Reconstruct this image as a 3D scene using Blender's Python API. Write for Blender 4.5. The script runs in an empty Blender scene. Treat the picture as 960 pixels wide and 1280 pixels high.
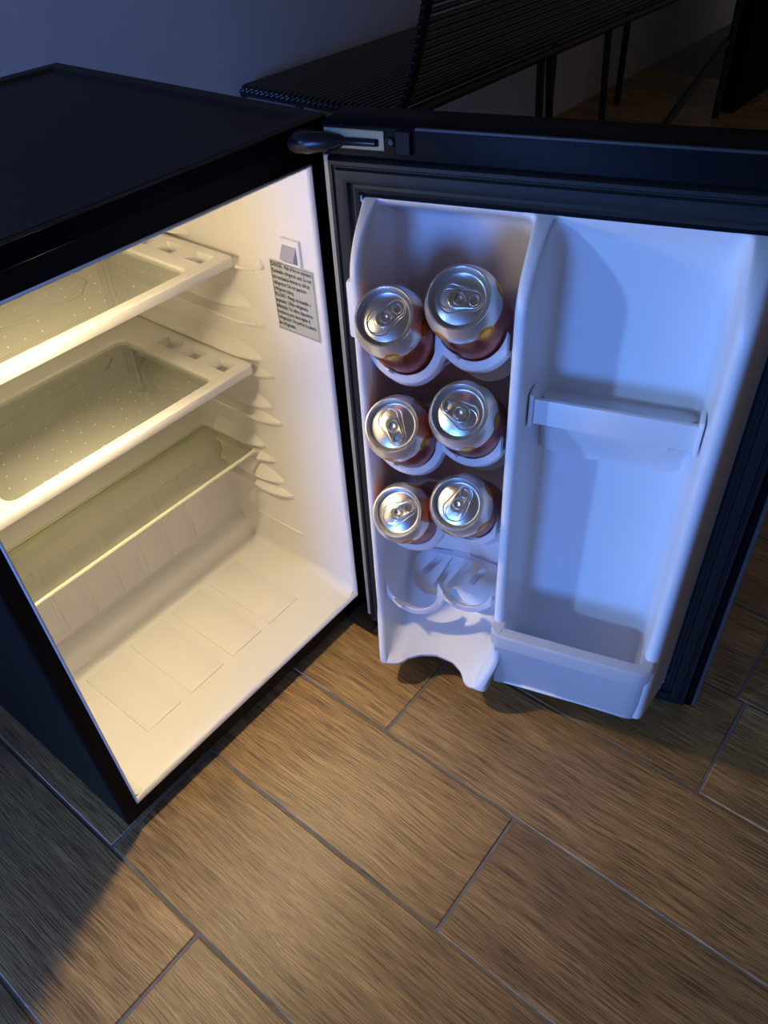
import bpy, bmesh, math, random
from mathutils import Matrix, Vector
random.seed(4)
scene = bpy.context.scene
col = scene.collection
PI = math.pi

# ------------------------------------------------------------------ camera
cam_d = bpy.data.cameras.new('camera')
cam = bpy.data.objects.new('camera', cam_d)
col.objects.link(cam)
CR = ((0.62274, -0.78079, -0.05048), (-0.54794, -0.38915, -0.74049), (0.55852, 0.48879, -0.67017))
cam.matrix_world = Matrix((
    (CR[0][0], -CR[1][0], -CR[2][0], 0.0),
    (CR[0][1], -CR[1][1], -CR[2][1], -0.52),
    (CR[0][2], -CR[1][2], -CR[2][2], 0.858),
    (0, 0, 0, 1)))
cam_d.sensor_fit = 'VERTICAL'
cam_d.sensor_height = 36.0
cam_d.lens = 978.6 / 1280 * 36.0
cam_d.clip_start = 0.02
scene.camera = cam

# ------------------------------------------------------------------ world, lights, exposure
world = bpy.data.worlds.new('world')
scene.world = world
world.use_nodes = True
bg = world.node_tree.nodes['Background']
bg.inputs[0].default_value = (1.0, 0.88, 0.90, 1)
bg.inputs[1].default_value = 0.054

def light(name, kind, loc, energy, color, size=0.1, target=None):
    d = bpy.data.lights.new(name, kind)
    d.energy = energy
    d.color = color
    if kind == 'AREA':
        d.shape = 'DISK'
        d.size = size
    else:
        d.shadow_soft_size = size
    o = bpy.data.objects.new(name, d)
    col.objects.link(o)
    o.location = loc
    if target is not None:
        o.rotation_euler = (Vector(target) - Vector(loc)).to_track_quat('-Z', 'Y').to_euler()
    return o

# blue LED lamp of the room, behind and left of the fridge
light('blue_led_lamp', 'POINT', (-3.28, 1.74, 1.51), 300.0, (0.20, 0.44, 0.92), 0.10)
# added soft blue fill from the left, no known screen there
light('blue_fill_light', 'AREA', (-2.3, -0.36, 0.48), 50.0, (0.11, 0.30, 0.98), 0.8, (0.7, -0.25, 0.48))
# dim ceiling lamp of the room
light('ceiling_lamp', 'POINT', (1.5, -1.1, 2.3), 3.2, (0.80, 0.76, 1.0), 0.12)
# the fridge's own lamp under its ceiling
light('fridge_lamp', 'POINT', (0.272, 0.046, 0.598), 1.0, (1.0, 0.78, 0.45), 0.014)
lamp_boost = light('fridge_lamp_floor_boost', 'SPOT', (0.272, 0.046, 0.598), 6.4, (1.0, 0.78, 0.45), 0.014, (0.225, -0.090, 0.0))  # extra spot at the lamp, added to boost the light on the floor
lamp_boost.data.spot_size = math.radians(112)
lamp_boost.data.spot_blend = 1.0

vs = scene.view_settings
vs.view_transform = 'Standard'
vs.look = 'None'
vs.exposure = 0.0
vs.gamma = 1.0
vs.use_curve_mapping = False

# ------------------------------------------------------------------ materials
def nt(name):
    m = bpy.data.materials.new(name)
    m.use_nodes = True
    t = m.node_tree
    return m, t, t.nodes['Principled BSDF']

def mat(name, color, rough=0.5, metal=0.0, bump=0.0, bscale=200.0, var=0.0, vscale=20.0, coat=0.0, spec=0.5, sss=0.0):
    m, t, b = nt(name)
    b.inputs['Base Color'].default_value = (*color, 1)
    b.inputs['Roughness'].default_value = rough
    b.inputs['Metallic'].default_value = metal
    b.inputs['Specular IOR Level'].default_value = spec
    b.inputs['Coat Weight'].default_value = coat
    tc = t.nodes.new('ShaderNodeTexCoord')
    if var > 0:
        n = t.nodes.new('ShaderNodeTexNoise'); n.inputs['Scale'].default_value = vscale
        n.inputs['Detail'].default_value = 5
        r = t.nodes.new('ShaderNodeMix'); r.data_type = 'RGBA'
        r.inputs[6].default_value = (*[c * (1 - var) for c in color], 1)
        r.inputs[7].default_value = (*[min(1, c * (1 + var)) for c in color], 1)
        t.links.new(tc.outputs['Object'], n.inputs['Vector'])
        t.links.new(n.outputs['Fac'], r.inputs[0])
        t.links.new(r.outputs[2], b.inputs['Base Color'])
    if bump > 0:
        n2 = t.nodes.new('ShaderNodeTexNoise'); n2.inputs['Scale'].default_value = bscale
        n2.inputs['Detail'].default_value = 4
        bp = t.nodes.new('ShaderNodeBump'); bp.inputs['Strength'].default_value = bump
        bp.inputs['Distance'].default_value = 0.001
        t.links.new(tc.outputs['Object'], n2.inputs['Vector'])
        t.links.new(n2.outputs['Fac'], bp.inputs['Height'])
        t.links.new(bp.outputs['Normal'], b.inputs['Normal'])
    return m

M = {}
M['white'] = mat('white_liner_plastic', (0.90, 0.88, 0.85), 0.38, bump=0.04, bscale=300)
M['door_white'] = mat('white_door_liner_plastic', (0.83, 0.83, 0.84), 0.35)
def thin_plastic():
    m, t, b = nt('thin_translucent_white_plastic')
    b.inputs['Base Color'].default_value = (0.83, 0.83, 0.84, 1); b.inputs['Roughness'].default_value = 0.35
    tl = t.nodes.new('ShaderNodeBsdfTranslucent'); tl.inputs[0].default_value = (0.80, 0.82, 0.86, 1)
    mx = t.nodes.new('ShaderNodeMixShader'); mx.inputs[0].default_value = 0.55
    t.links.new(b.outputs[0], mx.inputs[1]); t.links.new(tl.outputs[0], mx.inputs[2])
    t.links.new(mx.outputs[0], t.nodes['Material Output'].inputs[0])
    return m
M['thin_white'] = thin_plastic()
M['black'] = mat('black_satin_plastic', (0.006, 0.006, 0.007), 0.45, spec=0.12)
M['black_gloss'] = mat('black_gloss_plastic', (0.006, 0.006, 0.008), 0.35, spec=0.04, bump=0.02, bscale=40)
M['black_top'] = mat('black_textured_top', (0.012, 0.012, 0.015), 0.55, bump=0.25, bscale=900)
M['gasket'] = mat('dark_grey_rubber_gasket', (0.018, 0.020, 0.021), 0.5, spec=0.18)
M['dark_metal'] = mat('dark_hinge_metal', (0.03, 0.03, 0.035), 0.3, metal=0.6)
M['plate'] = mat('warm_lit_hinge_plate', (0.30, 0.26, 0.15), 0.45)  # beige stands in for warm light reflecting off the plate
M['grout'] = mat('grey_grout', (0.20, 0.19, 0.18), 0.85, bump=0.5, bscale=400, var=0.3, vscale=60)
M['wall'] = mat('grey_plaster_wall', (0.74, 0.71, 0.70), 0.8, bump=0.3, bscale=60, var=0.12, vscale=3)
M['wall_dark'] = mat('black_cabinet_paint', (0.006, 0.005, 0.005), 0.7, spec=0.05)
M['rope'] = mat('black_plastic_rope', (0.018, 0.018, 0.022), 0.22, spec=0.9)
M['tube'] = mat('black_painted_steel_tube', (0.012, 0.012, 0.013), 0.4)
M['lid'] = mat('brushed_aluminium_lid', (0.80, 0.80, 0.80), 0.30, metal=1.0, bump=0.05, bscale=250)
M['tab'] = mat('aluminium_pull_tab', (0.83, 0.83, 0.83), 0.25, metal=1.0)
M['sticker'] = mat('silver_grey_sticker', (0.56, 0.57, 0.50), 0.45)
M['ink'] = mat('black_sticker_ink', (0.02, 0.02, 0.018), 0.6)
M['edge'] = mat('lit_polished_glass_edge', (0.88, 0.88, 0.66), 0.12)  # pale yellow paints in the light conducted to the pane's edge
M['hinge_reflection'] = mat('beige_hinge_side_reflection', (0.36, 0.33, 0.26), 0.4)  # beige painted as the lit interior's reflection on the black door edge
M['dot'] = mat('pale_glass_texture_dot', (0.75, 0.76, 0.68), 0.35)
M['switch_grey'] = mat('grey_switch_plastic', (0.42, 0.42, 0.48), 0.4)
M['lit_edge_grey'] = mat('grey_door_edge_highlight', (0.075, 0.078, 0.075), 0.4)  # lighter grey stands for light on the bevelled door edge
M['edge_glint'] = mat('dark_edge_highlight', (0.030, 0.031, 0.032), 0.3, spec=0.35)  # paler than the black plastic, painted as an edge highlight

def glass_mat(name, tint, body, fac):
    m = bpy.data.materials.new(name); m.use_nodes = True
    t = m.node_tree; t.nodes.clear()
    out = t.nodes.new('ShaderNodeOutputMaterial')
    tr = t.nodes.new('ShaderNodeBsdfTransparent'); tr.inputs[0].default_value = (*tint, 1)
    df = t.nodes.new('ShaderNodeBsdfDiffuse'); df.inputs[0].default_value = (*body, 1)
    gl = t.nodes.new('ShaderNodeBsdfGlossy'); gl.inputs['Roughness'].default_value = 0.06
    lw = t.nodes.new('ShaderNodeLayerWeight'); lw.inputs[0].default_value = 0.5
    pw = t.nodes.new('ShaderNodeMath'); pw.operation = 'POWER'; pw.inputs[1].default_value = 5.0
    t.links.new(lw.outputs['Facing'], pw.inputs[0])
    fr = t.nodes.new('ShaderNodeMath'); fr.operation = 'MULTIPLY_ADD'; fr.inputs[1].default_value = 0.85; fr.inputs[2].default_value = 0.03
    t.links.new(pw.outputs[0], fr.inputs[0])
    m1 = t.nodes.new('ShaderNodeMixShader'); m1.inputs[0].default_value = fac
    m2 = t.nodes.new('ShaderNodeMixShader')
    t.links.new(tr.outputs[0], m1.inputs[1]); t.links.new(df.outputs[0], m1.inputs[2])
    t.links.new(fr.outputs[0], m2.inputs[0]); t.links.new(m1.outputs[0], m2.inputs[1]); t.links.new(gl.outputs[0], m2.inputs[2])
    t.links.new(m2.outputs[0], out.inputs[0])
    return m
M['glass'] = glass_mat('greenish_shelf_glass', (0.92, 0.94, 0.89), (0.62, 0.63, 0.56), 0.24)
M['glass_clear'] = glass_mat('clear_green_glass', (0.94, 0.95, 0.88), (0.56, 0.56, 0.44), 0.12)

def wood_mat():
    m, t, b = nt('dark_brown_wood_plank_tile')
    N = t.nodes.new; L = t.links.new
    tc = N('ShaderNodeTexCoord'); oi = N('ShaderNodeObjectInfo')
    mul = N('ShaderNodeVectorMath'); mul.operation = 'SCALE'; mul.inputs['Scale'].default_value = 37.0
    cx = N('ShaderNodeCombineXYZ')
    L(oi.outputs['Random'], cx.inputs[0]); L(oi.outputs['Random'], cx.inputs[1])
    L(cx.outputs[0], mul.inputs[0])
    add = N('ShaderNodeVectorMath'); add.operation = 'ADD'
    L(tc.outputs['Object'], add.inputs[0]); L(mul.outputs[0], add.inputs[1])
    # slow waviness of the grain
    wn = N('ShaderNodeTexNoise'); wn.inputs['Scale'].default_value = 5.0; wn.inputs['Detail'].default_value = 2
    L(add.outputs[0], wn.inputs['Vector'])
    ws = N('ShaderNodeVectorMath'); ws.operation = 'SCALE'; ws.inputs['Scale'].default_value = 0.018
    L(wn.outputs['Color'], ws.inputs[0])
    ad2 = N('ShaderNodeVectorMath'); ad2.operation = 'ADD'
    L(add.outputs[0], ad2.inputs[0]); L(ws.outputs[0], ad2.inputs[1])
    def streak(sx, sy, det):
        mp = N('ShaderNodeMapping'); mp.inputs['Scale'].default_value = (sx, sy, 1)
        L(ad2.outputs[0], mp.inputs[0])
        n = N('ShaderNodeTexNoise'); n.inputs['Scale'].default_value = 1.0; n.inputs['Detail'].default_value = det
        n.inputs['Roughness'].default_value = 0.6
        L(mp.outputs[0], n.inputs['Vector'])
        return n
    fine = streak(760, 20, 3); mid = streak(110, 5, 5); big = streak(14, 2.2, 4)
    r1 = N('ShaderNodeValToRGB')
    e = r1.color_ramp.elements
    e[0].position = 0.30; e[0].color = (0.260, 0.150, 0.056, 1)
    e[1].position = 0.72; e[1].color = (0.530, 0.328, 0.130, 1)
    x = e.new(0.5); x.color = (0.385, 0.226, 0.084, 1)
    L(mid.outputs['Fac'], r1.inputs[0])
    r2 = N('ShaderNodeValToRGB')
    e = r2.color_ramp.elements
    e[0].position = 0.40; e[0].color = (0.36, 0.34, 0.32, 1); e[1].position = 0.56; e[1].color = (1.18, 1.18, 1.18, 1)
    L(fine.outputs['Fac'], r2.inputs[0])
    mx = N('ShaderNodeMix'); mx.data_type = 'RGBA'; mx.blend_type = 'MULTIPLY'; mx.inputs[0].default_value = 0.85
    L(r1.outputs[0], mx.inputs[6]); L(r2.outputs[0], mx.inputs[7])
    r3 = N('ShaderNodeValToRGB')
    e = r3.color_ramp.elements
    e[0].position = 0.30; e[0].color = (0.62, 0.60, 0.58, 1); e[1].position = 0.65; e[1].color = (1.05, 1.05, 1.05, 1)
    L(big.outputs['Fac'], r3.inputs[0])
    mx2 = N('ShaderNodeMix'); mx2.data_type = 'RGBA'; mx2.blend_type = 'MULTIPLY'; mx2.inputs[0].default_value = 1
    L(mx.outputs[2], mx2.inputs[6]); L(r3.outputs[0], mx2.inputs[7])
    hs = N('ShaderNodeHueSaturation')
    mr = N('ShaderNodeMapRange'); mr.inputs[3].default_value = 0.88; mr.inputs[4].default_value = 1.12
    L(oi.outputs['Random'], mr.inputs[0]); L(mr.outputs[0], hs.inputs['Value']); L(mx2.outputs[2], hs.inputs['Color'])
    L(hs.outputs[0], b.inputs['Base Color'])
    b.inputs['Specular IOR Level'].default_value = 0.8
    mr2 = N('ShaderNodeMapRange'); mr2.inputs[3].default_value = 0.28; mr2.inputs[4].default_value = 0.50
    L(fine.outputs['Fac'], mr2.inputs[0]); L(mr2.outputs[0], b.inputs['Roughness'])
    bp = N('ShaderNodeBump'); bp.inputs['Strength'].default_value = 0.55; bp.inputs['Distance'].default_value = 0.0012
    L(fine.outputs['Fac'], bp.inputs['Height']); L(bp.outputs[0], b.inputs['Normal'])
    return m
M['wood'] = wood_mat()

def can_mat():
    # printed can: bare aluminium shoulder, copper-red print below a wavy edge, gold roundels at the edge
    m, t, b = nt('printed_red_can')
    N = t.nodes.new; L = t.links.new
    def math_(op, a, bb=None):
        n = N('ShaderNodeMath'); n.operation = op
        for i, v in enumerate((a, bb)):
            if v is None: continue
            if isinstance(v, (int, float)): n.inputs[i].default_value = v
            else: L(v, n.inputs[i])
        return n.outputs[0]
    tc = N('ShaderNodeTexCoord'); sp = N('ShaderNodeSeparateXYZ'); L(tc.outputs['Object'], sp.inputs[0])
    ang = math_('ARCTAN2', sp.outputs[1], sp.outputs[0])
    wav = math_('MULTIPLY', math_('SINE', math_('MULTIPLY', ang, 4.0)), 0.0012)
    edge = math_('GREATER_THAN', math_('SUBTRACT', sp.outputs[2], wav), 0.1035)
    # roundels: repeat 5 times around
    s = math_('DIVIDE', ang, 2 * PI / 5)
    fr = math_('SUBTRACT', math_('SUBTRACT', s, math_('FLOOR', s)), 0.5)
    dx_ = math_('MULTIPLY', fr, 2 * PI / 5 * 0.032)
    dz_ = math_('SUBTRACT', sp.outputs[2], 0.1025)
    rr = math_('SQRT', math_('ADD', math_('MULTIPLY', dx_, dx_), math_('MULTIPLY', dz_, dz_)))
    gold = math_('LESS_THAN', rr, 0.0085)
    ring = math_('MULTIPLY', math_('LESS_THAN', rr, 0.0068), math_('GREATER_THAN', rr, 0.0056))
    n1 = N('ShaderNodeTexNoise'); n1.inputs['Scale'].default_value = 45; n1.inputs['Detail'].default_value = 3
    L(tc.outputs['Object'], n1.inputs['Vector'])
    rp = N('ShaderNodeValToRGB'); e = rp.color_ramp.elements
    e[0].position = 0.42; e[0].color = (0.42, 0.045, 0.025, 1); e[1].position = 0.62; e[1].color = (0.50, 0.12, 0.03, 1)
    L(n1.outputs['Fac'], rp.inputs[0])
    def mixc(f, a, c):
        n = N('ShaderNodeMix'); n.data_type = 'RGBA'; L(f, n.inputs[0])
        for i, v in ((6, a), (7, c)):
            if isinstance(v, tuple): n.inputs[i].default_value = v
            else: L(v, n.inputs[i])
        return n.outputs[2]
    c1 = mixc(edge, rp.outputs[0], (0.74, 0.74, 0.75, 1))
    c2 = mixc(gold, c1, (0.80, 0.38, 0.03, 1))
    c3 = mixc(ring, c2, (0.40, 0.17, 0.03, 1))
    L(c3, b.inputs['Base Color'])
    b.inputs['Metallic'].default_value = 0.75
    b.inputs['Roughness'].default_value = 0.30
    return m
M['can'] = can_mat()

# ------------------------------------------------------------------ mesh helpers
def finish(name, bm, material, parent=None, smooth=None, kind=None, label=None):
    bmesh.ops.recalc_face_normals(bm, faces=bm.faces)
    me = bpy.data.meshes.new(name)
    bm.to_mesh(me); bm.free()
    me.materials.append(M[material])
    if smooth is not None:
        me.polygons.foreach_set('use_smooth', [True] * len(me.polygons))
        me.set_sharp_from_angle(angle=math.radians(smooth))
    o = bpy.data.objects.new(name, me)
    col.objects.link(o)
    if parent is not None:
        o.parent = parent
    if kind: o['kind'] = kind
    if label: o['label'] = label
    return o

def box(bm, x0, x1, y0, y1, z0, z1, bev=0.0, seg=2):
    vs_ = [bm.verts.new((x, y, z)) for x in (x0, x1) for y in (y0, y1) for z in (z0, z1)]
    q = ((0, 1, 3, 2), (4, 6, 7, 5), (0, 4, 5, 1), (2, 3, 7, 6), (0, 2, 6, 4), (1, 5, 7, 3))
    fs = [bm.faces.new([vs_[i] for i in f]) for f in q]
    if bev > 0:
        es = list({e for f in fs for e in f.edges})
        bmesh.ops.bevel(bm, geom=es, offset=bev, segments=seg, profile=0.5, affect='EDGES')

def boxo(name, x0, x1, y0, y1, z0, z1, material, parent=None, bev=0.0, seg=2, **kw):
    bm = bmesh.new(); box(bm, x0, x1, y0, y1, z0, z1, bev, seg)
    return finish(name, bm, material, parent, 40 if bev else None, **kw)

def tube(bm, pts, r, n=8, caps=True):
    pts = [Vector(p) for p in pts]
    rings = []
    up = Vector((0, 0, 1))
    for i, p in enumerate(pts):
        d = (pts[min(i + 1, len(pts) - 1)] - pts[max(i - 1, 0)]).normalized()
        a = d.cross(up)
        if a.length < 1e-3: a = d.cross(Vector((1, 0, 0)))
        a.normalize(); c_ = d.cross(a)
        rr = r[i] if isinstance(r, (list, tuple)) else r
        rings.append([bm.verts.new(p + (a * math.cos(2 * PI * k / n) + c_ * math.sin(2 * PI * k / n)) * rr) for k in range(n)])
    for a, b in zip(rings, rings[1:]):
        for k in range(n):
            bm.faces.new((a[k], a[(k + 1) % n], b[(k + 1) % n], b[k]))
    if caps:
        bm.faces.new(rings[0][::-1]); bm.faces.new(rings[-1])

def lathe(bm, prof, n=40, cap0=True, cap1=True):
    rings = []
    for r, z in prof:
        rings.append([bm.verts.new((r * math.cos(2 * PI * k / n), r * math.sin(2 * PI * k / n), z)) for k in range(n)])
    for a, b in zip(rings, rings[1:]):
        for k in range(n):
            bm.faces.new((a[k], a[(k + 1) % n], b[(k + 1) % n], b[k]))
    if cap0: bm.faces.new(rings[0][::-1])
    if cap1: bm.faces.new(rings[-1])

def sheet(loops, thick, bevel=0.0):
    """flat plate from 2-D closed outlines (first is outer, the rest holes), thickness along +z, as a mesh"""
    cu = bpy.data.curves.new('outline', 'CURVE')
    cu.dimensions = '2D'; cu.fill_mode = 'BOTH'
    cu.extrude = thick / 2 - bevel; cu.bevel_depth = bevel; cu.bevel_resolution = 1
    cu.offset = -bevel
    for lp in loops:
        s = cu.splines.new('POLY'); s.points.add(len(lp) - 1)
        for p, (x, y) in zip(s.points, lp): p.co = (x, y, 0, 1)
        s.use_cyclic_u = True
    o = bpy.data.objects.new('outline', cu)
    col.objects.link(o)
    dg = bpy.context.evaluated_depsgraph_get(); dg.update()
    me = bpy.data.meshes.new_from_object(o.evaluated_get(dg))
    bpy.data.objects.remove(o); bpy.data.curves.remove(cu)
    bm = bmesh.new(); bm.from_mesh(me); bpy.data.meshes.remove(me)
    bmesh.ops.remove_doubles(bm, verts=bm.verts, dist=1e-6)
    return bm

def rrect(x0, x1, y0, y1, r, n=5):
    out = []
    for cx, cy, a0 in ((x1 - r, y1 - r, 0), (x0 + r, y1 - r, 90), (x0 + r, y0 + r, 180), (x1 - r, y0 + r, 270)):
        for k in range(n + 1):
            a = math.radians(a0 + 90 * k / n)
            out.append((cx + r * math.cos(a), cy + r * math.sin(a)))
    return out

def slot(p, q, r, n=6):
    (x0, y0), (x1, y1) = p, q
    a = math.atan2(y1 - y0, x1 - x0)
    out = [(x1 + r * math.cos(a - PI / 2 + PI * k / n), y1 + r * math.sin(a - PI / 2 + PI * k / n)) for k in range(n + 1)]
    out += [(x0 + r * math.cos(a + PI / 2 + PI * k / n), y0 + r * math.sin(a + PI / 2 + PI * k / n)) for k in range(n + 1)]
    return out

def ring_profile(bm, x0, x1, z0, z1, prof, place):
    """mitred rectangular ring: prof = list of (inset, height); place(x, z, h) -> point"""
    loops = []
    for d, h in prof:
        loops.append([bm.verts.new(place(x, z, h)) for x, z in ((x0 + d, z0 + d), (x1 - d, z0 + d), (x1 - d, z1 - d), (x0 + d, z1 - d))])
    for a, b in zip(loops, loops[1:]):
        for k in range(4):
            bm.faces.new((a[k], a[(k + 1) % 4], b[(k + 1) % 4], b[k]))

def empty(name, loc, label, cat, group=None):
    o = bpy.data.objects.new(name, None)
    o.empty_display_size = 0.05
    col.objects.link(o)
    o.location = loc
    o['label'] = label; o['category'] = cat
    if group: o['group'] = group
    return o

def tag(o, label, cat, group=None):
    o['label'] = label; o['category'] = cat
    if group: o['group'] = group
    return o

def lerp(a, b, t): return a + (b - a) * t
def sstep(a, b, x):
    t = max(0.0, min(1.0, (x - a) / (b - a))); return t * t * (3 - 2 * t)
def interp(pts, x):
    if x <= pts[0][0]: return pts[0][1]
    for (xa, ya), (xb, yb) in zip(pts, pts[1:]):
        if x <= xb: return lerp(ya, yb, (x - xa) / (xb - xa))
    return pts[-1][1]

# ------------------------------------------------------------------ the room
floor = boxo('floor', -2.6, 4.6, -2.4, 0.98, -0.05, -0.0014, 'grout', kind='structure')
PITCH, GAP, PLEN = 0.1515, 0.0035, 0.915
joints = {-1: -0.143, 0: 0.006, 1: -0.337, 2: -0.150, 3: -0.487}
bm = bmesh.new(); box(bm, -PITCH / 2 + GAP / 2, PITCH / 2 - GAP / 2, -PLEN / 2 + GAP / 2, PLEN / 2 - GAP / 2, -0.010, 0.0, 0.0012, 1)
pl0 = finish('plank', bm, 'wood', floor, 40)
first = True
for i in range(-8, 22):
    x = 0.094 + PITCH * (i + 0.5)
    y = joints.get(i, ((i * 0.37) % 1.0) * PLEN)
    y -= math.ceil((y + 2.2) / PLEN) * PLEN
    while y < 0.95:
        cy = y + PLEN / 2
        y += PLEN
        if cy - PLEN / 2 > 0.93: continue
        o = pl0 if first else pl0.copy()
        if not first: col.objects.link(o)
        first = False
        o.location = (x, cy, 0)
wall = boxo('wall_back', -1.55, 4.6, 0.92, 1.04, -0.05, 2.5, 'wall', kind='structure')

# ------------------------------------------------------------------ fridge cabinet
XL, XR = 0.1394, 0.5258          # opening
ZB, ZT = 0.0406, 0.6200
BX0, BX1, BZ0, BZ1, BD = 0.1207, 0.5455, 0.0143, 0.6400, 0.4055
FR = (0.333, 0.2, 0.0)
fridge = empty('mini_fridge', FR, 'black compact fridge with its door wide open and white interior lit', 'fridge')
Tinv = Matrix.Translation((-FR[0], -FR[1], -FR[2]))
def FP(o):                        # part of the fridge, built in world coordinates
    o.parent = fridge; o.matrix_parent_inverse = Tinv
    return o

# shell: front ring, sides, back
bm = bmesh.new()
def rect(y, x0, x1, z0, z1): return [bm.verts.new(p) for p in ((x0, y, z0), (x1, y, z0), (x1, y, z1), (x0, y, z1))]
def bridge(a, b):
    for k in range(4): bm.faces.new((a[k], a[(k + 1) % 4], b[(k + 1) % 4], b[k]))
i0 = rect(0.025, XL, XR, ZB, ZT); i1 = rect(0.0, XL, XR, ZB, ZT)
o0 = rect(0.0, BX0 + 0.002, BX1 - 0.002, BZ0 + 0.002, BZ1); o1 = rect(0.002, BX0, BX1, BZ0, BZ1); o2 = rect(BD, BX0, BX1, BZ0, BZ1)
bridge(i0, i1); bridge(i1, o0); bridge(o0, o1); bridge(o1, o2); bm.faces.new(o2)
FP(finish('cabinet_shell', bm, 'black'))

# top panel with raised border
bm = bmesh.new()
x0, x1, y0, y1, za, zb = BX0 - 0.002, BX1 + 0.002, -0.004, BD + 0.002, 0.6400, 0.6586
prof = [(0.0, za), (-0.0, zb - 0.002), (0.0006, zb - 0.0006), (0.002, zb), (0.018, zb), (0.021, zb - 0.003), (0.024, zb - 0.0035)]
loops = []
for d, h in prof:
    loops.append([bm.verts.new((x, y, h)) for x, y in ((x0 + d, y0 + d), (x1 - d, y0 + d), (x1 - d, y1 - d), (x0 + d, y1 - d))])
for a, b in zip(loops, loops[1:]):
    for k in range(4): bm.faces.new((a[k], a[(k + 1) % 4], b[(k + 1) % 4], b[k]))
bm.faces.new(loops[-1]); bm.faces.new(loops[0][::-1])
FP(finish('top_panel', bm, 'black_top'))
FP(boxo('front_trim_strip', BX0 - 0.001, BX1 + 0.001, -0.0055, -0.0035, 0.6405, 0.6565, 'black_gloss', bev=0.0006, seg=1))

FP(boxo('top_edge_highlight', BX0, BX1, -0.0058, -0.0036, 0.6560, 0.6580, 'edge_glint', bev=0.0006, seg=1))  # added strip that draws the highlight on the panel's front edge
# feet
for x, y in ((BX0 + 0.03, 0.04), (BX1 - 0.03, 0.018), (BX0 + 0.03, BD - 0.03), (BX1 - 0.03, BD - 0.03)):
    bm = bmesh.new(); lathe(bm, [(0.011, 0.0), (0.014, 0.002), (0.014, 0.007), (0.007, 0.009), (0.006, 0.016)], 20)
    o = finish('foot', bm, 'black', None, 40); FP(o); o.location = (x, y, 0)

# interior liner: YZ profile swept along x, with end walls
prof = [(-0.0008, ZB - 0.002), (-0.0008, ZB), (0.004, ZB + 0.0015), (0.19, ZB + 0.0015), (0.200, ZB + 0.002), (0.2055, ZB + 0.006), (0.208, ZB + 0.014),
        (0.2095, 0.066), (0.2115, 0.0715), (0.2155, 0.0755), (0.221, 0.079), (0.2245, 0.0835), (0.226, 0.090), (0.2365, 0.215), (0.2385, 0.225), (0.243, 0.231), (0.251, 0.2335),
        (0.330, 0.2385), (0.352, 0.241), (0.361, 0.247), (0.365, 0.257), (0.3655, 0.59), (0.362, 0.606), (0.352, 0.614), (0.335, 0.6165), (0.010, 0.6165), (0.0, ZT)]
bm = bmesh.new()
lin_x0, lin_x1 = XL + 0.0004, XR - 0.0004
rl = [bm.verts.new((lin_x0, y, z)) for y, z in prof]
rr = [bm.verts.new((lin_x1, y, z)) for y, z in prof]
for k in range(len(prof) - 1):
    bm.faces.new((rl[k], rl[k + 1], rr[k + 1], rr[k]))
bm.faces.new(rl); bm.faces.new(rr[::-1])
lin = finish('interior_liner', bm, 'white', None, 35); FP(lin)
# the liner's thin rolled edge around the opening
bm = bmesh.new()
ring_profile(bm, XL, XR, ZB, ZT, [(0.0035, 0.004), (0.0022, -0.0012), (0.0008, -0.0020), (-0.0004, -0.0012), (-0.0004, 0.002)], lambda x, z, h: (x, h, z))
FP(finish('opening_edge', bm, 'white', None, 60))
# cove strips in the corners where the side walls meet the floor
for sx, xw in ((-1, lin_x1), (1, lin_x0)):
    bm = bmesh.new()
    n = 6; r = 0.014; rows = []
    for y in (0.0045, 0.2):
        rows.append([bm.verts.new((xw + sx * (r - r * math.cos(a)), y, ZB + 0.0015 + r - r * math.sin(a))) for a in [PI / 2 * k / n for k in range(n + 1)]])
    for k in range(n): bm.faces.new((rows[0][k], rows[0][k + 1], rows[1][k + 1], rows[1][k]))
    FP(finish('corner_cove', bm, 'white', None, 60))

# raised panels pressed into the fridge floor and the hump
for a, b in ((0.4130, 0.4690), (0.3450, 0.3985), (0.2740, 0.3300), (0.2045, 0.2590)):
    FP(boxo('floor_panel', a, b, 0.061, 0.187, ZB + 0.0005, ZB + 0.0032, 'white', bev=0.0011, seg=2))
for xa in (0.202, 0.245, 0.288, 0.331, 0.374, 0.417, 0.460):
    bm = bmesh.new()
    w = 0.036
    o = boxo('hump_rib', -w / 2, w / 2, -0.0016, 0.002, 0.0, 0.112, 'white', bev=0.0013, seg=2)
    bm.free()
    FP(o); o.location = (xa, 0.2262, 0.088); o.rotation_euler = (-math.atan2(0.0105, 0.125), 0, 0)

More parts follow.
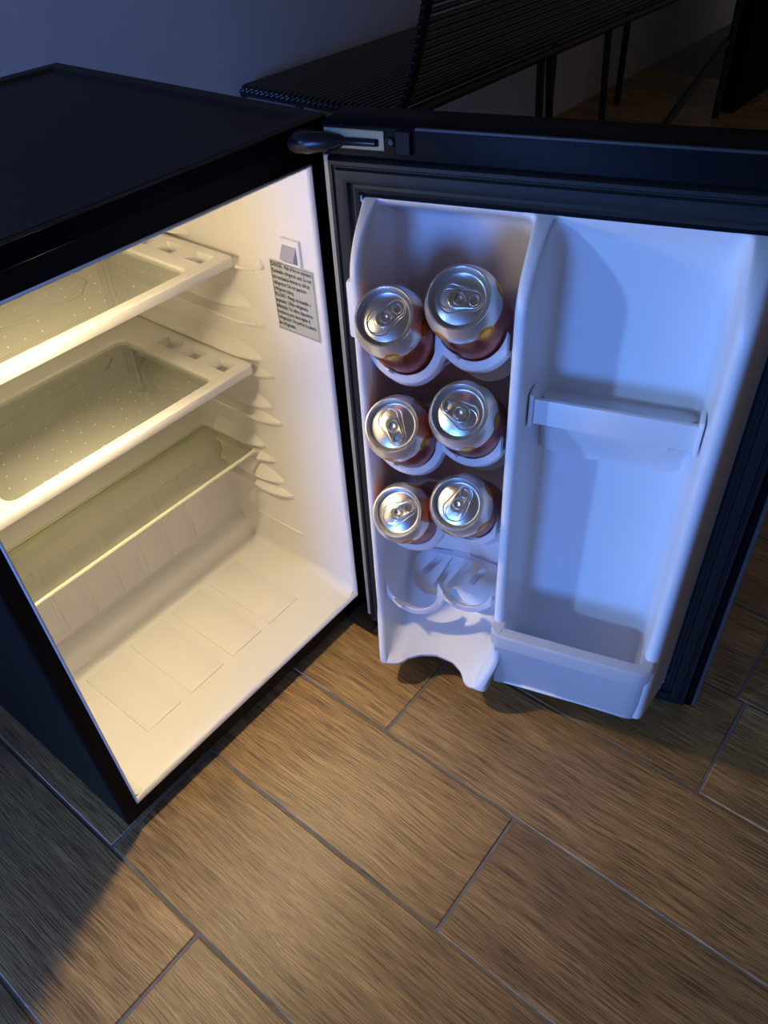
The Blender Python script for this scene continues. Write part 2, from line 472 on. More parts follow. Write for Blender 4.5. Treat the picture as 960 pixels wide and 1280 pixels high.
# shelf supports on both side walls
ribs = [(0.2015, 0.514, 1), (0.1006, 0.497, 0), (0.1171, 0.4475, 1), (0.0993, 0.430, 0), (0.114, 0.3805, 1), (0.0979, 0.3620, 0),
        (0.1119, 0.3131, 1), (0.0978, 0.2935, 0), (0.1383, 0.2421, 1), (0.1229, 0.2237, 0), (0.1128, 0.1914, 1), (0.0983, 0.1731, 0)]
def rib(yt, z, tall, sx, xw):
    yb = 0.36 if z > 0.25 else 0.226
    P = 0.0125
    bm = bmesh.new(); rows = []
    for t, f in ((0, 0.0), (0.004, 0.28), (0.010, 0.52), (0.018, 0.76), (0.028, 0.93), (0.040, 1.0), (yb - yt, 1.0)):
        y = yt + t
        h = (0.016 if tall else 0.0075) * (0.25 + 0.75 * f)
        p = P * f + 0.0002
        lo = z - 0.0035
        cs = [(0, lo - 0.001), (p * 0.85, lo), (p, lo + 0.0018), (p * 0.93, lo + 0.0042), (p * 0.45, lo + h * 0.75), (0, lo + h + 0.001)]
        rows.append([bm.verts.new((xw + sx * q, y, zz)) for q, zz in cs])
    for a, b in zip(rows, rows[1:]):
        for k in range(5): bm.faces.new((a[k], a[k + 1], b[k + 1], b[k]))
    return finish('shelf_support', bm, 'white', None, 50)
for yt, z, tall in ribs:
    FP(rib(yt, z, tall, -1, lin_x1))
    FP(rib(yt, z, tall, 1, lin_x0))
# crease line low on the right wall
FP(boxo('wall_crease', lin_x1 - 0.0022, lin_x1 + 0.001, 0.0916, 0.205, 0.1035, 0.1060, 'white', bev=0.0008, seg=1))

# thermostat tube in the back corner and the cold plate on the back wall
bm = bmesh.new(); tube(bm, [(0.503, 0.358, 0.255), (0.503, 0.359, 0.40), (0.503, 0.358, 0.58)], 0.0035, 8)
box(bm, 0.496, 0.510, 0.351, 0.365, 0.243, 0.258, 0.002, 1)
FP(finish('drain_tube', bm, 'white', None, 40))
cp = boxo('cold_plate', 0.158, 0.492, 0.3585, 0.3625, 0.285, 0.575, 'white', bev=0.0012, seg=1); FP(cp)
bm = bmesh.new()
for k in range(5):
    z = 0.315 + k * 0.055
    ra = 0.011
    tube(bm, [(0.18, 0.3575, z), (0.46, 0.3575, z), (0.472, 0.3575, z + ra), (0.46, 0.3575, z + 2 * ra), (0.18, 0.3575, z + 2 * ra)], 0.0022, 6)
o = finish('cold_plate_channel', bm, 'white', cp, 60)

# wall switch and little stud on the right wall
sw = boxo('light_switch', lin_x1 - 0.0035, lin_x1 + 0.001, 0.0255, 0.0515, 0.515, 0.5425, 'white', bev=0.0008, seg=1); FP(sw)
bm = bmesh.new()
v = [bm.verts.new(p) for p in ((lin_x1 - 0.0035, 0.0295, 0.536), (lin_x1 - 0.0035, 0.0485, 0.536), (lin_x1 - 0.0095, 0.0485, 0.5225), (lin_x1 - 0.0095, 0.0295, 0.5225), (lin_x1 - 0.0035, 0.0295, 0.5175), (lin_x1 - 0.0035, 0.0485, 0.5175))]
bm.faces.new((v[0], v[1], v[2], v[3])); bm.faces.new((v[3], v[2], v[5], v[4])); bm.faces.new((v[0], v[3], v[4])); bm.faces.new((v[1], v[5], v[2]))
finish('rocker', bm, 'switch_grey', sw, label='grey rocker of the switch')
bm = bmesh.new(); lathe(bm, [(0.0055, 0.0), (0.0055, 0.003), (0.004, 0.005), (0.001, 0.0058)], 20)
o = finish('wall_stud', bm, 'white', None, 50); FP(o); o.location = (lin_x1 - 0.0002, 0.0894, 0.5034); o.rotation_euler = (0, -PI / 2, 0)

# danger sticker with its lettering
st = boxo('warning_sticker', lin_x1 - 0.0006, lin_x1 + 0.0004, 0.0118, 0.0742, 0.4335, 0.5138, 'sticker', label='grey warning sticker in English and Spanish'); FP(st)
lines = ['DANGER - Risk of fire or explosion.', 'Flammable refrigerant used. Do not', 'use mechanical devices to defrost', 'refrigerator. Do not puncture', 'refrigerant tubing.',
         'PELIGRO - Riesgo de incendio o', 'explosi\u00f3n. Utiliza refrigerante', 'inflamable. No utilice dispositivos', 'mec\u00e1nicos para descongelar el', 'refrigerador. No perfore la tuber\u00eda', 'de refrigerante.']
cu = bpy.data.curves.new('lettering', 'FONT')
cu.body = '\n'.join(lines); cu.size = 0.0066; cu.space_line = 1.02; cu.space_character = 0.98
cu.resolution_u = 2; cu.offset = 0.00008
to = bpy.data.objects.new('lettering', cu); col.objects.link(to)
dg = bpy.context.evaluated_depsgraph_get(); dg.update()
me = bpy.data.meshes.new_from_object(to.evaluated_get(dg))
bpy.data.objects.remove(to); bpy.data.curves.remove(cu)
xs = [v.co.x for v in me.vertices]; sx = 0.0580 / (max(xs) - min(xs))
for v in me.vertices:
    v.co = Vector((lin_x1 - 0.0008, 0.0720 - (v.co.x - min(xs)) * sx, 0.5070 + v.co.y * 1.0))
me.materials.clear(); me.materials.append(M['ink'])
lo = bpy.data.objects.new('lettering', me); col.objects.link(lo); lo.parent = st
# thin printed border of the sticker
bm = bmesh.new()
ring_profile(bm, 0.0118, 0.0742, 0.4335, 0.5138, [(0.0014, 0.0), (0.0019, 0.0)], lambda y, z, h: (lin_x1 - 0.00075, y, z))
finish('printed_border', bm, 'ink', st)

# ------------------------------------------------------------------ shelves
def framed_shelf(z, label, y0, y1):
    root = empty('framed_glass_shelf', (0.3326, (y0 + y1) / 2, z), label, 'shelf', 'white-framed glass shelves in the fridge')
    hx, hy = 0.1815, (y1 - y0) / 2
    gx = 0.132
    gy0, gy1 = -hy + 0.015, hy - 0.042
    holes = [rrect(-gx, gx, gy0, gy1, 0.011)]
    for s in (-1, 1):
        for yc in (0.030, 0.080, 0.124):
            cx = s * 0.160
            holes.append(rrect(cx - 0.0095, cx + 0.0095, -hy + yc - 0.014, -hy + yc + 0.014, 0.001, 1))
    bm = sheet([rrect(-hx, hx, -hy, hy, 0.005)] + holes, 0.011, 0.0012)
    fr = finish('frame', bm, 'white', root, 40); fr.location = (0, 0, -0.0055)
    # shallow floors of the rectangular pockets
    for s in (-1, 1):
        for yc in (0.030, 0.080, 0.124):
            cx = s * 0.160
            boxo('pocket_bar', cx - 0.0098, cx + 0.0098, -hy + yc - 0.0143, -hy + yc - 0.002, -0.0105, -0.0085, 'white', root)
    boxo('glass_pane', -gx - 0.003, gx + 0.003, gy0 - 0.003, gy1 + 0.003, -0.0075, -0.0040, 'glass', root)
    # small moulded bumps on the glass
    bm = bmesh.new()
    nx, ny = 14, 9
    for i in range(nx):
        for j in range(ny):
            x = lerp(-gx + 0.006, gx - 0.006, (i + (0.5 if j % 2 else 0.0)) / nx); y = lerp(gy0 + 0.006, gy1 - 0.006, j / (ny - 1))
            if random.random() < 0.25: continue
            r = 0.0011
            c0 = bm.verts.new((x, y, -0.0034)); rg = [bm.verts.new((x + r * math.cos(k * PI / 3), y + r * math.sin(k * PI / 3), -0.0041)) for k in range(6)]
            for k in range(6): bm.faces.new((c0, rg[k], rg[(k + 1) % 6]))
    finish('glass_bumps', bm, 'dot', root, kind='stuff')
    return root
framed_shelf(0.5095, 'uppermost white-framed glass shelf inside the open fridge', 0.1185, 0.3520)
framed_shelf(0.3770, 'middle white-framed glass shelf with three rectangular slots showing at its side', 0.1185, 0.3480)
gs = empty('glass_shelf', (0.3326, 0.20, 0.2375), 'frameless clear glass shelf, lowest in the fridge', 'shelf')
bm = sheet([rrect(-0.1815, 0.1815, -0.051, 0.050, 0.006)], 0.004, 0.0005)
o = finish('glass_pane', bm, 'glass_clear', gs, 40); o.location = (0, 0, -0.002)
bm = bmesh.new(); tube(bm, [(-0.1805, -0.0515, -0.002), (0.1805, -0.0515, -0.002)], 0.0026, 8)
finish('front_edge', bm, 'edge', gs, 60, label='polished front edge of the glass, its bright light painted in')
bm = bmesh.new(); tube(bm, [(-0.1785, 0.0500, -0.002), (0.1785, 0.0500, -0.002)], 0.0018, 6)
finish('rear_edge', bm, 'edge', gs, 60)

# ------------------------------------------------------------------ the open door (local: X along the door, Y = outwards from the room side, Z up)
DTH = math.radians(16.9512)
DO = Vector((0.51299, -0.03140, 0.0))
DROT = -(PI / 2 - DTH)
DM = Matrix.Translation(DO) @ Matrix.Rotation(DROT, 4, 'Z')
DW, DZ0, DZ1, DT = 0.4275, 0.0222, 0.6630, 0.055

bm = bmesh.new()
def dloop(x0, x1, z0, z1, y): return [bm.verts.new(p) for p in ((x0, y, z0), (x1, y, z0), (x1, y, z1), (x0, y, z1))]
dl = [dloop(0.0325, 0.3875, 0.045, 0.6038, 0.0525), dloop(0.0325, 0.3875, 0.045, 0.6038, 0.0)]
for q, y in ((0.003, 0.0), (0.0012, 0.0006), (0.0, 0.0024), (0.0, DT - 0.006), (0.0018, DT - 0.002), (0.006, DT)):
    dl.append(dloop(-0.001 + q, DW - q, DZ0 + q, DZ1 - q, y))
for a, b in zip(dl, dl[1:]):
    for k in range(4): bm.faces.new((a[k], a[(k + 1) % 4], b[(k + 1) % 4], b[k]))
bm.faces.new(dl[0]); bm.faces.new(dl[-1])
door = finish('door', bm, 'black_gloss', None, 40); FP(door)
door.location = DO; door.rotation_euler = (0, 0, DROT)
def W(u, w, z): return (u, -w, z)
# thin grey strip painting the light caught by the free edge's bevel
boxo('free_edge_highlight', DW - 0.0035, DW + 0.0012, -0.0012, 0.004, DZ0 + 0.004, DZ1 - 0.004, 'lit_edge_grey', door, bev=0.0008, seg=1)

boxo('hinge_side_reflection', -0.0010, 0.0042, -0.0022, 0.002, DZ0 + 0.012, 0.6380, 'hinge_reflection', door, bev=0.0008, seg=1)  # added strip in place of the warm reflection along the hinge side
boxo('top_edge_highlight', 0.083, DW - 0.004, -0.0008, 0.0012, DZ1 - 0.0022, DZ1 + 0.0006, 'edge_glint', door, bev=0.0006, seg=1)  # added strip for the pale highlight along the door's top edge
# ribbed rubber gasket
bm = bmesh.new()
gp = [(0.0, -0.001), (0.0005, 0.006), (0.002, 0.009), (0.005, 0.0095), (0.0065, 0.0075), (0.0075, 0.0075), (0.009, 0.0105), (0.014, 0.0115), (0.0185, 0.0105), (0.020, 0.006), (0.0215, 0.0055), (0.024, 0.0065), (0.027, 0.0055), (0.029, 0.002), (0.031, -0.001)]
ring_profile(bm, 0.0045, 0.4160, 0.030, 0.6375, gp, lambda x, z, h: (x, -h, z))
finish('gasket', bm, 'gasket', door, 40)

# moulded white liner
ZLB, ZLT = 0.052, 0.604
cols = [(0.032, 0, 'o'), (0.0335, .22, 'o'), (0.037, .6, 'o'), (0.0405, .86, 'o'), (0.0425, .94, 'o'), (0.045, .985, 'o'), (0.048, 1, 'o'), (0.051, 1, 'c'), (0.0535, .985, 'c'), (0.0555, .94, 'c'), (0.0565, .88, 'c'),
        (0.0580, .6, 'c'), (0.0605, .30, 'c'), (0.064, .10, 'c'), (0.069, .02, 'c'), (0.074, 0, 'c')]
cols += [(0.074 + (0.172 - 0.074) * k / 14, 0, 'c') for k in range(1, 15)]
cols += [(0.177, .02, 'c'), (0.1815, .10, 'c'), (0.185, .30, 'c'), (0.1870, .6, 'c'), (0.1880, .88, 'c'), (0.1888, .94, 'c'), (0.1905, .985, 'c'), (0.193, 1, 'c'), (0.197, 1, 'r'), (0.1995, .985, 'r'), (0.2012, .94, 'r'), (0.202, .88, 'r'),
         (0.2032, .6, 'r'), (0.2052, .25, 'r'), (0.208, .07, 'r'), (0.212, .01, 'r'), (0.217, 0, 'r')]
cols += [(0.217 + (0.338 - 0.217) * k / 12, 0, 'r') for k in range(1, 13)]
cols += [(0.343, .01, 'r'), (0.3475, .07, 'r'), (0.351, .25, 'r'), (0.3530, .6, 'r'), (0.3542, .88, 'r'), (0.355, .94, 'r'), (0.357, .985, 'r'), (0.360, 1, 'r'), (0.363, 1, 'q'), (0.366, .985, 'q'), (0.3685, .94, 'q'), (0.3705, .86, 'q'), (0.375, .6, 'q'), (0.3815, .22, 'q'), (0.388, 0, 'q')]
rows_z = [ZLT - 0.0006 * k for k in range(4)] + [0.602 - 0.057 * (k / 22.0) for k in range(1, 23)]
z = 0.545
while z > 0.13:
    z -= 0.0065; rows_z.append(z)
while z > ZLB + 0.0035:
    z -= 0.003; rows_z.append(z)
rows_z += [0.3765, 0.3740, 0.3785, 0.4370, 0.4374, 0.4355, 0.428]
rows_z = sorted(set(round(v, 5) for v in rows_z if v > ZLB + 0.0001), reverse=True) + [ZLB]
arch = [(0.05, .083), (0.0676, .079), (0.0778, .070), (0.0945, .0565), (0.1138, .0498), (0.1362, .053), (0.1541, .0655), (0.1668, .078), (0.18, .083), (0.20, .079)]
def rimh(u, z):
    t = max(0.0, min(1.0, (ZLT - z) / 0.062))
    h = (0.050 if u < 0.1 else 0.070) * (1 - (1 - t) ** 2.4)
    lowf = sstep(0.115, 0.050, z)
    if u < 0.1: h += 0.033 * lowf
    elif u < 0.30: h += 0.013 * lowf
    else: h -= 0.011 * sstep(0.17, 0.05, z)
    return h
def back_can(u, z):
    top = sstep(ZLT, 0.575, z)
    b = -0.046 * top
    f = max(0.0, min(1.0, (0.125 - z) / (0.125 - ZLB)))
    return lerp(b, interp(arch, u), f ** 2.2)
def back_right(u, z):
    top = sstep(ZLT, 0.588, z)
    b = -0.004 * top
    inset = sstep(0.201, 0.226, u) * sstep(0.354, 0.328, u)
    if 0.376 <= z <= 0.4372:
        f = (z - 0.376) / 0.061
        b += (0.016 + 0.020 * sstep(0, 0.85, f)) * inset
    if z < 0.375: b += 0.003
    return b
bm = bmesh.new(); grid = []
for z in rows_z:
    row = []
    hf = sstep(0.110, 0.050, z)
    for u, a, side in cols:
        bk = 0.0 if side in 'oq' else (back_can(u, z) if side == 'c' else back_right(u, z))
        w = lerp(bk, rimh(u, z), a)
        uu = u
        if 0.14 < u < 0.216: uu = u - 0.0135 * hf * (sstep(0.145, 0.186, u) if side == 'c' else 0.95 * (1 - sstep(0.2035, 0.215, u)))
        if u < 0.0745:
            uu = interp([(0.032, 0.032), (0.0405, 0.0350), (0.048, 0.0395), (0.051, 0.0420), (0.0565, 0.0460), (0.058, 0.0467), (0.064, 0.0495), (0.069, 0.056), (0.074, 0.068)], u)
            if a > 0.3: uu += 0.0125 * hf
            elif side == 'c': uu = lerp(uu, u + 0.004, hf)
        row.append(bm.verts.new(W(uu, w, z)))
    grid.append(row)
for a, b in zip(grid, grid[1:]):
    for k in range(len(cols) - 1): bm.faces.new((a[k], a[k + 1], b[k + 1], b[k]))
# underside of the liner: roll the lower edge in and take it back to the door
last = grid[-1]
prev = last
for dz, kf in ((-0.003, 0.992), (-0.0055, 0.97), (-0.0075, 0.93), (-0.0085, 0.87), (-0.0085, 0.0)):
    nr = [bm.verts.new((v.co.x, min(-0.0, v.co.y * kf) if v.co.y < 0 else v.co.y, ZLB + dz)) for v in last]
    for k in range(len(cols) - 1): bm.faces.new((prev[k], prev[k + 1], nr[k + 1], nr[k]))
    prev = nr
# flange lip along the top
tl = [bm.verts.new((v.co.x, 0.002, ZLT + 0.001)) for v in grid[0]]
for k in range(len(cols) - 1): bm.faces.new((tl[k], tl[k + 1], grid[0][k + 1], grid[0][k]))
liner = finish('door_liner', bm, 'door_white', door, 40)
boxo('liner_tab', 0.0300, 0.0335, -0.004, 0.001, 0.6005, 0.6070, 'door_white', door, bev=0.001, seg=1)
boxo('liner_tab', 0.3865, 0.3925, -0.003, 0.001, 0.054, 0.0605, 'door_white', door, bev=0.001, seg=1)
# clip on the outer side of the hinge-side wall
boxo('side_clip', 0.0275, 0.0375, -0.041, -0.020, 0.486, 0.544, 'door_white', door, bev=0.004, seg=2)

# front panel of the bottle bin (curved at its free corner)
def strip(bm, path, th, z0, z1, slope=0.0, round_=0.0015):
    """wall of thickness th along a path of (u, w), leaning outwards by slope per metre of height"""
    n = len(path)
    nor = []
    for i in range(n):
        a = Vector(path[max(i - 1, 0)]); b = Vector(path[min(i + 1, n - 1)]); d = (b - a).normalized()
        nor.append(Vector((-d.y, d.x)))
    rings = []
    for i in range(n):
        p = Vector(path[i]); nn = nor[i]
        cs = []
        for off, zz in ((0, z0 + round_), (-round_, z0), (-th + round_, z0), (-th, z0 + round_), (-th, z1 - round_), (-th + round_, z1), (-round_, z1), (0, z1 - round_)):
            q = p + nn * off + Vector((0, slope * (zz - z0)))
            cs.append(bm.verts.new(W(q.x, q.y, zz)))
        rings.append(cs)
    for a, b in zip(rings, rings[1:]):
        for k in range(8): bm.faces.new((a[k], a[(k + 1) % 8], b[(k + 1) % 8], b[k]))
    bm.faces.new(rings[0][::-1]); bm.faces.new(rings[-1])
def arc(cx, cy, r, a0, a1, n=6):
    return [(cx + r * math.cos(math.radians(lerp(a0, a1, k / n))), cy + r * math.sin(math.radians(lerp(a0, a1, k / n)))) for k in range(n + 1)]
bm = bmesh.new()
strip(bm, [(0.193, 0.0605), (0.22, 0.0580), (0.25, 0.0580), (0.30, 0.0590), (0.345, 0.0605)] + arc(0.3505, 0.0435, 0.017, 80, 5, 6), 0.004, 0.0455, 0.156, 0.13)
finish('bin_panel', bm, 'thin_white', door, 40)
boxo('bin_floor', 0.205, 0.352, -0.062, 0.0, 0.050, 0.0535, 'door_white', door, bev=0.001, seg=1)
# guard rail around the bottle bin
bm = bmesh.new()
gpath = [(0.1895, 0.050), (0.1895, 0.072)] + arc(0.2035, 0.076, 0.0140, 180, 96, 6) + [(0.28, 0.0915), (0.346, 0.0918)] + arc(0.350, 0.0765, 0.0150, 86, 0, 6) + [(0.3655, 0.070), (0.3665, 0.050)]
strip(bm, gpath, 0.0150, 0.150, 0.1715, 0.0, 0.002)
finish('bottle_guard', bm, 'thin_white', door, 40)
# rail of the little door shelf, with its end grips
boxo('shelf_rail', 0.2075, 0.3490, -0.047, -0.042, 0.4310, 0.4575, 'door_white', door, bev=0.0012, seg=2)
for u in (0.2060, 0.3500):
    boxo('rail_grip', u - 0.0022, u + 0.0022, -0.0505, -0.0300, 0.4280, 0.4640, 'door_white', door, bev=0.0018, seg=2)

# can racks
AX = Vector((0, -0.731, 0.682))          # can axis in door coordinates (towards the lid)
UPV = Vector((0, 0.682, 0.731))          # in the plane of the can base, upwards
LIDS = [(0.0785, 0.0745, 0.5342), (0.1445, 0.0745, 0.5606), (0.0802, 0.0745, 0.4201), (0.1465, 0.0745, 0.4490), (0.0811, 0.0745, 0.3088), (0.1462, 0.0745, 0.3385)]
def rack(r, row):
    zl, zr = 0.534 - 0.1125 * r, 0.5605 - 0.1115 * r
    ul, ur = 0.0805, 0.1458
    bm = bmesh.new()
    def P(cu, cz, t, rad, ang):           # point on a tube around the can: t below the lid, ang from the underside
        base = Vector((cu, -0.0745, cz)) - AX * t
        return base + Vector((1, 0, 0)) * (rad * math.sin(ang)) - UPV * (rad * math.cos(ang))
    def band(cu, cz, a0, a1, t0, t1, r0, r1, n=14):
        rows = []
        for k in range(n + 1):
            a = math.radians(lerp(a0, a1, k / n))
            rows.append([bm.verts.new(P(cu, cz, t, rr_, a)) for t, rr_ in ((t0, r0 + 0.001), (t0 + 0.001, r0), (t1, r0), (t1, r1), (t0 + 0.001, r1), (t0, r1 - 0.001))])
        for a, b in zip(rows, rows[1:]):
            for k in range(6): bm.faces.new((a[k], a[(k + 1) % 6], b[(k + 1) % 6], b[k]))
        bm.faces.new(rows[0][::-1]); bm.faces.new(rows[-1])
    R0, R1 = 0.0336, 0.0378
    # scalloped lip: one continuous wall that follows both cans
    WL = 0.040; EU, EZ = 0.0338, 0.0338 / 0.731
    tt = (0.0745 - WL) / 0.731
    cl, cr = zl - 0.682 * tt, zr - 0.682 * tt
    TH = 0.0074
    uc = ul + EU * 0.995                       # cusp between the two cans
    def ell(u, c, cz, eu, ez):
        q = (u - c) / eu
        return None if abs(q) > 1 else cz - ez * math.sqrt(max(0.0, 1 - q * q))
    us = [ul + EU * math.sin(math.radians(-82 + 164 * k / 26)) for k in range(27)]
    us += [uc + 0.0012] + [u for u in (ur + EU * math.sin(math.radians(-66 + 142 * k / 24)) for k in range(25)) if u > uc + 0.002]
    rws = []
    for u in us:
        zu = ell(u, ul, cl, EU, EZ) if u <= uc else ell(u, ur, cr, EU, EZ)
        lows = [v for v in (ell(u, ul, cl, EU + TH, EZ + TH * 1.3), ell(u, ur, cr, EU + TH, EZ + TH * 1.3)) if v is not None]
        zw = min(lows)
        if abs(u - uc) < 0.0014: zu = max(zu, cr - EZ * 0.42)
        m1 = min(0.0011, (zu - zw) * 0.3)
        cs = []
        for zz, al in ((zu - m1, 0.0), (zu, -0.0010), (zu, -0.014), (zw, -0.014), (zw, -0.0010), (zw + m1, 0.0)):
            cs.append(bm.verts.new(Vector((u, -WL, zz)) + AX * al))
        rws.append(cs)
    for a, b in zip(rws, rws[1:]):
        for k in range(6): bm.faces.new((a[k], a[(k + 1) % 6], b[(k + 1) % 6], b[k]))
    bm.faces.new(rws[0][::-1]); bm.faces.new(rws[-1])
    tl_ = tr_ = tt
    # cradle ring by the can base
    band(ul, zl, -35, 62, 0.090, 0.098, R0, R1)
    band(ur, zr, -40, 62, 0.090, 0.098, R0, R1)
    # webs that join lip and cradle
    for cu_, cz_, t0, aa in ((ul, zl, tl_, (-40, -16)), (ul, zl, tl_, (40, 56)), (ur, zr, tr_, (-48, -16)), (ur, zr, tr_, (40, 52))):
        band(cu_, cz_, aa[0], aa[1], t0 + (0.034 if aa[0] > 0 else 0.016), 0.096, R0 + 0.0004, R1 - 0.0012, 5)
    o = finish('can_rack', bm, 'door_white', door, 40, label='scalloped white holder for two cans, ' + row)
    return o
for r, row in enumerate(('top row', 'second row', 'third row', 'empty bottom row')):
    rack(r, row)
# slotted base rest of the empty bottom rack
def circ_union():
    out = []
    for cx, cy, rad, a0, a1 in ((0.088, 0.001, 0.031, 115, 332), (0.149, -0.001, 0.031, 208, 425), (0.1175, 0.034, 0.0115, -10, 190)):
        out.append([(cx + rad * math.cos(math.radians(lerp(a0, a1, k / 18))), cy + rad * math.sin(math.radians(lerp(a0, a1, k / 18)))) for k in range(19)])
    return out[0] + out[1] + out[2]
for r in range(4):
    holes = [slot((0.076, -0.002), (0.090, 0.019), 0.0046), slot((0.0955, -0.014), (0.109, 0.019), 0.0046), slot((0.1135, -0.010), (0.130, 0.019), 0.0046), slot((0.138, -0.001), (0.150, 0.018), 0.0046)]
    bm = sheet([circ_union()] + holes, 0.003, 0.0006)
    B0 = Vector((0.0, 0.0147 + 0.003, 0.128 + 0.112 * (3 - r))) - AX * 0.008
    mm = Matrix(((1, 0, 0), (0, UPV.y, AX.y), (0, UPV.z, AX.z))).to_4x4()
    mm.translation = B0
    bm.transform(mm)
    finish('rack_base_plate', bm, 'door_white', door, 40)

# hinges
boxo('hinge_plate', 0.0015, 0.0560, -0.0012, 0.002, 0.6435, 0.6595, 'plate', door, bev=0.0006, seg=1, label='plate in the hinge recess, warm reflected light painted into its beige')
boxo('hinge_slot', 0.0100, 0.0510, -0.0019, 0.0, 0.6470, 0.6530, 'black', door, bev=0.0004, seg=1)
boxo('hinge_cap', 0.0665, 0.0800, -0.0040, 0.002, 0.6420, 0.6612, 'black', door, bev=0.0008, seg=1)
bm = bmesh.new(); lathe(bm, [(0.0042, 0.0), (0.0042, 0.0022), (0.0030, 0.0026), (0.0024, 0.0014)], 6)
o = finish('screw', bm, 'dark_metal', door, None); o.location = (0.0615, -0.0004, 0.6510); o.rotation_euler = (PI / 2, 0, 0)
bm = bmesh.new()
tube(bm, [Vector((0.531, 0.002, 0.6475)), DM @ Vector((-0.020, -0.012, 0.6480)), DM @ Vector((-0.012, -0.009, 0.6485)), DM @ Vector((0.002, -0.006, 0.6492)), DM @ Vector((0.014, -0.0045, 0.6497)), DM @ Vector((0.020, -0.0030, 0.6500)), DM @ Vector((0.049, -0.0022, 0.6500))], [0.0065, 0.0080, 0.0088, 0.0082, 0.0060, 0.0032, 0.0030], 10)
FP(finish('hinge_arm', bm, 'dark_metal', None, 50))
bm = bmesh.new(); box(bm, 0.500, 0.540, -0.045, 0.002, 0.0150, 0.0205, 0.002, 2); lathe_bm = bm
FP(finish('lower_hinge_bracket', bm, 'black', None, 40))

# ------------------------------------------------------------------ drink cans
def can_meshes():
    bm = bmesh.new()
    lathe(bm, [(0.0235, 0.0), (0.0255, 0.0006), (0.0290, 0.005), (0.0322, 0.0105), (0.0330, 0.0150), (0.0330, 0.1020), (0.0326, 0.1050), (0.0312, 0.1095), (0.0288, 0.1150), (0.0270, 0.1182), (0.0263, 0.1196)], 48, True, False)
    bmesh.ops.recalc_face_normals(bm, faces=bm.faces)
    body = finish('body', bm, 'can', None, 50)
    bm = bmesh.new()
    lathe(bm, [(0.0262, 0.1188), (0.0269, 0.1200), (0.0271, 0.1213), (0.0266, 0.1221), (0.0258, 0.1222), (0.0252, 0.1214), (0.0247, 0.1195), (0.0240, 0.1158), (0.0230, 0.1150), (0.0221, 0.1153), (0.0215, 0.1166), (0.0208, 0.1172)], 56, False, True)
    # pressed outline around the opening and the tab
    def tear(w0, w1, l0, l1):
        pts = []
        for k in range(13):
            a = math.radians(-100 + 200 * k / 12)
            pts.append((l1 - w1 + w1 * math.cos(a), w1 * math.sin(a)))
        for k in range(13):
            a = math.radians(100 + 160 * k / 12)
            pts.append((l0 + w0 + w0 * math.cos(a), w0 * math.sin(a)))
        return pts
    tp = tear(0.0125, 0.0085, -0.0180, 0.0198)
    tube(bm, [(x, y, 0.1172) for x, y in tp] + [(tp[0][0], tp[0][1], 0.1172)], 0.0006, 6, False)
    # score line of the mouth
    mp = [(-0.0025 - 0.0065 + 0.0085 * math.cos(math.radians(a)), 0.0082 * math.sin(math.radians(a)), 0.1173) for a in range(40, 322, 20)]
    tube(bm, mp, 0.00035, 5, False)
    lid = finish('lid', bm, 'lid', None, 45)
    # pull tab with rivet window and finger hole
    outer = []
    for k in range(13):
        a = math.radians(-90 + 180 * k / 12); outer.append((0.0105 + 0.0062 * math.cos(a), 0.0062 * math.sin(a)))
    for k in range(13):
        a = math.radians(90 + 180 * k / 12); outer.append((-0.0015 + 0.0070 * math.cos(a), 0.0072 * math.sin(a)))
    h1 = [(0.0110 + 0.0036 * math.cos(2 * PI * k / 16), 0.0042 * math.sin(2 * PI * k / 16)) for k in range(16)]
    h2 = [(0.0005 + 0.0046 * math.cos(2 * PI * k / 16), 0.0046 * math.sin(2 * PI * k / 16)) for k in range(16)]
    bm = sheet([outer, h1, h2], 0.0014, 0.0005)
    bm.transform(Matrix.Translation((0, 0, 0.1186)))
    bm.transform(Matrix.Diagonal((1.15, 1.15, 1, 1)))
    def ringt(cx, rx, ry, z, r):
        cx, rx, ry = cx * 1.15, rx * 1.15, ry * 1.15
        p = [(cx + rx * math.cos(2 * PI * k / 18), ry * math.sin(2 * PI * k / 18), z) for k in range(19)]
        tube(bm, p, r, 6, False)
    ringt(0.0005, 0.0046, 0.0046, 0.1192, 0.0006)
    ringt(0.0110, 0.0036, 0.0042, 0.1192, 0.0005)
    tab = finish('pull_tab', bm, 'tab', None, 45)
    bm = bmesh.new()
    lathe(bm, [(0.0032, 0.1172), (0.0030, 0.1180), (0.0024, 0.1187), (0.0018, 0.1186), (0.0008, 0.1181)], 18)
    rivet = finish('rivet', bm, 'tab', tab, 45)
    return body, lid, tab, rivet
c_body, c_lid, c_tab, c_rivet = can_meshes()
TABS = [(110, 110), (140, 5), (75, -105), (-125, 50), (60, 45), (25, 70)]
TXT = ['top row left drink can, its pull tab slanting up to the right', 'top row right drink can, its pull tab lying level towards the divider',
       'middle row left drink can, its pull tab pointing down to the right', 'middle row right drink can, its pull tab pointing to the upper left',
       'lowest left drink can on the hinge side of the door', 'lowest right drink can, its pull tab pointing straight up']
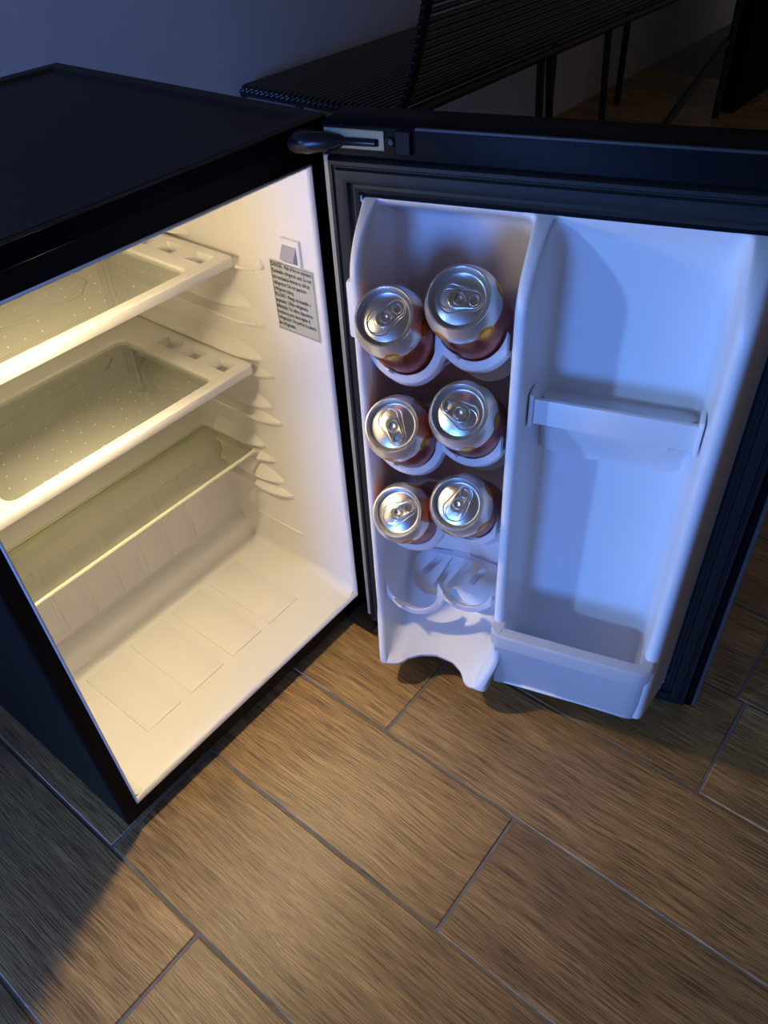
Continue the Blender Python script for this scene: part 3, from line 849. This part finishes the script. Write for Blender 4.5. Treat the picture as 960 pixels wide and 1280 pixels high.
for i, (u, w, z) in enumerate(LIDS):
    ang = math.atan2(TABS[i][1], TABS[i][0])
    mw = DM @ Matrix.Translation((u, -w, z)) @ Matrix.Rotation(math.radians(47), 4, 'X') @ Matrix.Rotation(ang, 4, 'Z') @ Matrix.Translation((0, 0, -0.1222))
    root = empty('drink_can', (0, 0, 0), TXT[i], 'can', 'drink cans in the door racks')
    root.matrix_world = mw
    parts = []
    for src in (c_body, c_lid, c_tab):
        o = src if i == 0 else src.copy()
        if i: col.objects.link(o)
        o.parent = root
        parts.append(o)
    if i:
        o = c_rivet.copy(); col.objects.link(o); o.parent = parts[2]
    # the print is turned separately from the lid
    parts[0].rotation_euler = (0, 0, -ang + (-1.9, -2.6, -0.9, -0.6, -0.5, -1.2)[i])

# ------------------------------------------------------------------ rope bench behind
bench = empty('rope_bench', (1.9, 0.68, 0), 'black bench of tight parallel plastic ropes on thin steel legs by the wall', 'bench')
BI = Matrix.Translation((-1.9, -0.68, 0))
def BP(o):
    o.parent = bench; o.matrix_parent_inverse = BI; return o
X0, X1 = 1.245, 2.75
SZ = 0.42
prof = []
for k in range(27): prof.append((0.885 - k * 0.0148, SZ))
curve = [(0.490, 0.4215), (0.478, 0.427), (0.467, 0.436), (0.4585, 0.447), (0.451, 0.4595), (0.4445, 0.473), (0.4385, 0.487), (0.433, 0.501), (0.428, 0.515), (0.4235, 0.529), (0.419, 0.543)]
prof += curve
y, z = curve[-1]
for k in range(22):
    y -= 0.0037; z += 0.0142; prof.append((y, z))
bm = bmesh.new()
rp = [(X0, 0, -0.006), (X0 - 0.0035, 0, -0.002), (X0 - 0.0035, 0, 0.002), (X0 + 0.002, 0, 0.0045), (X0 + 0.03, 0, 0.0045), (X1, 0, 0.0045)]
tube(bm, rp, 0.0052, 7)
r0 = finish('rope', bm, 'rope', None, 60)
for k, (y, z) in enumerate(prof):
    o = r0 if k == 0 else r0.copy()
    if k: col.objects.link(o)
    BP(o); o.location = (0, y, z)
for xe in (X0 + 0.006, X1):
    bm = bmesh.new(); tube(bm, [(xe, y, z - 0.006) for y, z in prof], 0.010, 8)
    BP(finish('side_rail', bm, 'tube', None, 60))
for y, z in ((0.89, SZ - 0.008), (0.47, SZ - 0.004), prof[-1]):
    bm = bmesh.new(); tube(bm, [(X0, y, z), (X1, y, z)], 0.011, 8)
    BP(finish('cross_rail', bm, 'tube', None, 60))
for x, y, lean in ((1.40, 0.88, 0), (1.76, 0.46, 0.03), (1.80, 0.46, 0.06), (2.09, 0.46, 0.04), (2.6, 0.88, 0)):
    bm = bmesh.new(); tube(bm, [(x, y, SZ - 0.01), (x + lean, y, 0.0)], 0.0095, 8)
    BP(finish('leg', bm, 'tube', None, 60))

# thin black frame to the right of the bench
rackf = empty('metal_stand', (2.86, 0.47, 0), 'black steel stand with a slanting brace beyond the rope bench', 'stand')
RI = Matrix.Translation((-2.86, -0.47, 0))
for nm, pts in (('post', [(2.955, 0.435, 0.0), (2.955, 0.435, 1.0)]), ('post', [(2.955, 0.80, 0.0), (2.955, 0.80, 1.0)]), ('brace', [(2.30, 0.445, 0.0), (2.955, 0.445, 0.235)]),
                ('rail', [(2.955, 0.435, 0.99), (2.955, 0.80, 0.99)]), ('rail', [(2.28, 0.445, 0.012), (2.30, 0.80, 0.012)])):
    bm = bmesh.new(); tube(bm, pts, 0.012, 8)
    o = finish(nm, bm, 'tube', None, 60); o.parent = rackf; o.matrix_parent_inverse = RI
cab = boxo('room_divider', 3.03, 4.2, 0.40, 0.46, 0.0, 1.6, 'wall_dark', bev=0.004, seg=1)
tag(cab, 'tall matt black partition panel at the far edge behind the open door', 'partition')
